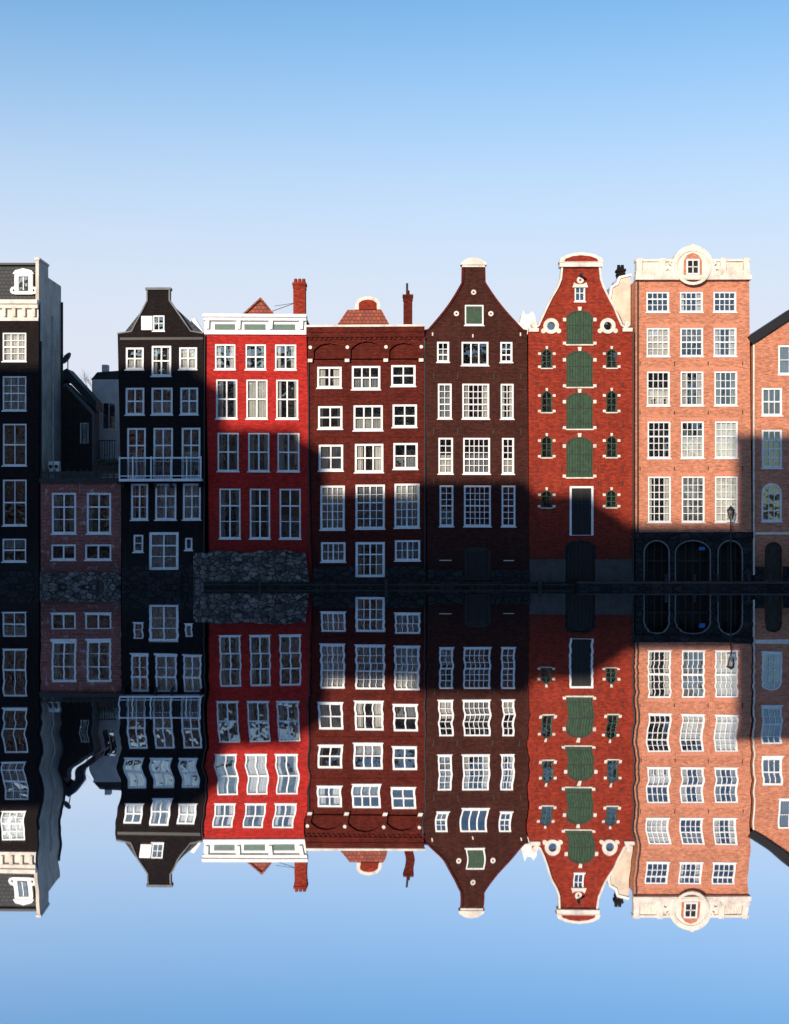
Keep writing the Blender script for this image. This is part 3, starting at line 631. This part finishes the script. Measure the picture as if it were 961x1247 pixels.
for px in (122,318,470,655):
    O=Obj('mooring_post',(X(px),-1.0,0),0); x=X(px); O.tube('shaft','wood',(x,-1.0,-1.5),(x+.04,-1.0,.55),.12,.1); O.finish()
# ================================================================ opposite bank (behind the viewer; it shades the lower facades)
Ly=90.0; dx=-Ly*math.tan(SUN_A); dz=Ly*math.tan(SUN_E)/math.cos(SUN_A)
prof=[(-420,-120,500,'opp_brick'),(-120,238,448,'maroon_brick'),(238,362,524,'opp_brick'),(362,505,602,'rust_brick'),(505,645,588,'opp_brick'),(645,725,604,'brown_brick'),(725,895,640,'opp_brick'),(895,1060,530,'orange_brick'),(1060,1200,590,'opp_brick'),(1200,1350,560,'brown_brick'),(1350,1500,600,'rust_brick'),(1500,1900,570,'opp_brick')]
for a,b,py,mt in prof:
    x0,x1=X(a)+dx+.02,X(b)+dx-.02; h=Z(py)+dz; yf=-Ly; dp=5.0
    Q=Obj('townhouse',((x0+x1)/2,yf,0))
    Q.wbox('walls',mt,x0,x1,yf-dp,yf,0,h-.6); Q.wbox('cornice','cream',x0-.0,x1,yf-.01,yf+.45,h-.6,h); Q.wbox('roof_deck','slate',x0,x1,yf-dp,yf-.011,h-.6,h-.3)
    n=max(2,int((x1-x0)/2.2)); fl=int((h-2)/3.4)
    for i in range(n):
        cx=x0+(x1-x0)*(i+.5)/n
        for j in range(fl):
            zb=2.6+j*3.4 if j else 1.7
            Q.wbox('window_frames','white',cx-.6,cx+.6,yf+.002,yf+.06,zb,zb+2.1); Q.wbox('window_backs','interior',cx-.5,cx+.5,yf+.061,yf+.07,zb+.1,zb+2.0)
            Q.wbox('window_glass','glass',cx-.5,cx+.5,yf+.075,yf+.08,zb+.1,zb+2.0); Q.wbox('window_bars','white',cx-.03,cx+.03,yf+.082,yf+.11,zb+.1,zb+2.0)
    Q.finish()
# ================================================================ ground + water
def sheet(name,mat,prof,x0,x1,nx=2):
    v=[];f=[]
    for (y,z) in prof: v+= [(x0,y,z),(x1,y,z)]
    for i in range(len(prof)-1): f.append((2*i,2*i+1,2*i+3,2*i+2))
    me=bpy.data.meshes.new(name); me.from_pydata(v,[],f); me.materials.append(mat); o=bpy.data.objects.new(name,me); scene.collection.objects.link(o); return o
M['cobble']=rubble('cobblestone_ground',(0.12,0.11,0.1),(0.08,0.075,0.07),(0.04,0.04,0.04),5.0)
sheet('ground',M['cobble'],[(-2500,1.2),(-81,1.2),(-81,-2.5),(1.35,-2.5),(1.35,1.0),(2500,1.0)],-2500,2500)
sheet('canal_water',M['water'],[(-81,0),(1.34,0)],-2500,2500)
# ================================================================ light, sky, camera
s=Vector((-math.sin(SUN_A)*math.cos(SUN_E),-math.cos(SUN_A)*math.cos(SUN_E),math.sin(SUN_E)))
sl=bpy.data.lights.new('sun','SUN'); sl.energy=5.0; sl.angle=math.radians(0.5); sl.color=(1.0,0.86,0.69)
so=bpy.data.objects.new('sun',sl); so.rotation_euler=(-s).to_track_quat('-Z','Y').to_euler(); so.location=(-40,-60,60); scene.collection.objects.link(so)
w=bpy.data.worlds.new('World'); scene.world=w; w.use_nodes=True; nt=w.node_tree; bgn=nt.nodes['Background']
sky=nt.nodes.new('ShaderNodeTexSky'); sky.sky_type='NISHITA'; sky.sun_disc=False; sky.sun_elevation=SUN_E; sky.sun_rotation=math.pi+SUN_A
sky.air_density=1.0; sky.dust_density=0.6; sky.ozone_density=2.0
# winter haze: pale towards the horizon on the side away from the sun, deep blue elsewhere
tc=nt.nodes.new('ShaderNodeTexCoord'); sp=nt.nodes.new('ShaderNodeSeparateXYZ'); nt.links.new(tc.outputs['Generated'],sp.inputs[0])
away=nt.nodes.new('ShaderNodeMapRange'); away.interpolation_type='SMOOTHSTEP'; away.inputs[1].default_value=-0.1; away.inputs[2].default_value=0.75; nt.links.new(sp.outputs[1],away.inputs[0])
cr=nt.nodes.new('ShaderNodeValToRGB'); cr.color_ramp.interpolation='B_SPLINE'
els=cr.color_ramp.elements; els[0].position=0.05; els[0].color=(1,1,1,1); els[1].position=0.40; els[1].color=(0,0,0,1)
e=els.new(0.15); e.color=(.97,.97,.97,1); e=els.new(0.25); e.color=(.5,.5,.5,1); e=els.new(.33); e.color=(.15,.15,.15,1)
nt.links.new(sp.outputs[2],cr.inputs[0])
clear=mixc(nt,1.0,sky.outputs[0],(0.72,1.14,1.34),'MULTIPLY')
hz=mixc(nt,cr.outputs[0],clear,(5.05,5.25,5.95))
sunside=mixc(nt,1.0,sky.outputs[0],(0.44,0.68,1.0),'MULTIPLY')
fin=mixc(nt,away.outputs[0],sunside,hz)
nt.links.new(fin,bgn.inputs[0]); bgn.inputs[1].default_value=0.15
cam=bpy.data.cameras.new('camera'); co=bpy.data.objects.new('camera',cam); scene.collection.objects.link(co)
co.location=(0,-D,CZ); co.rotation_euler=(math.pi/2,0,0); cam.sensor_fit='HORIZONTAL'; cam.sensor_width=36; cam.lens=36*D*S/961; cam.clip_end=6000; cam.clip_start=.1
scene.camera=co
scene.view_settings.view_transform='Standard'; scene.view_settings.look='None'; scene.view_settings.exposure=0
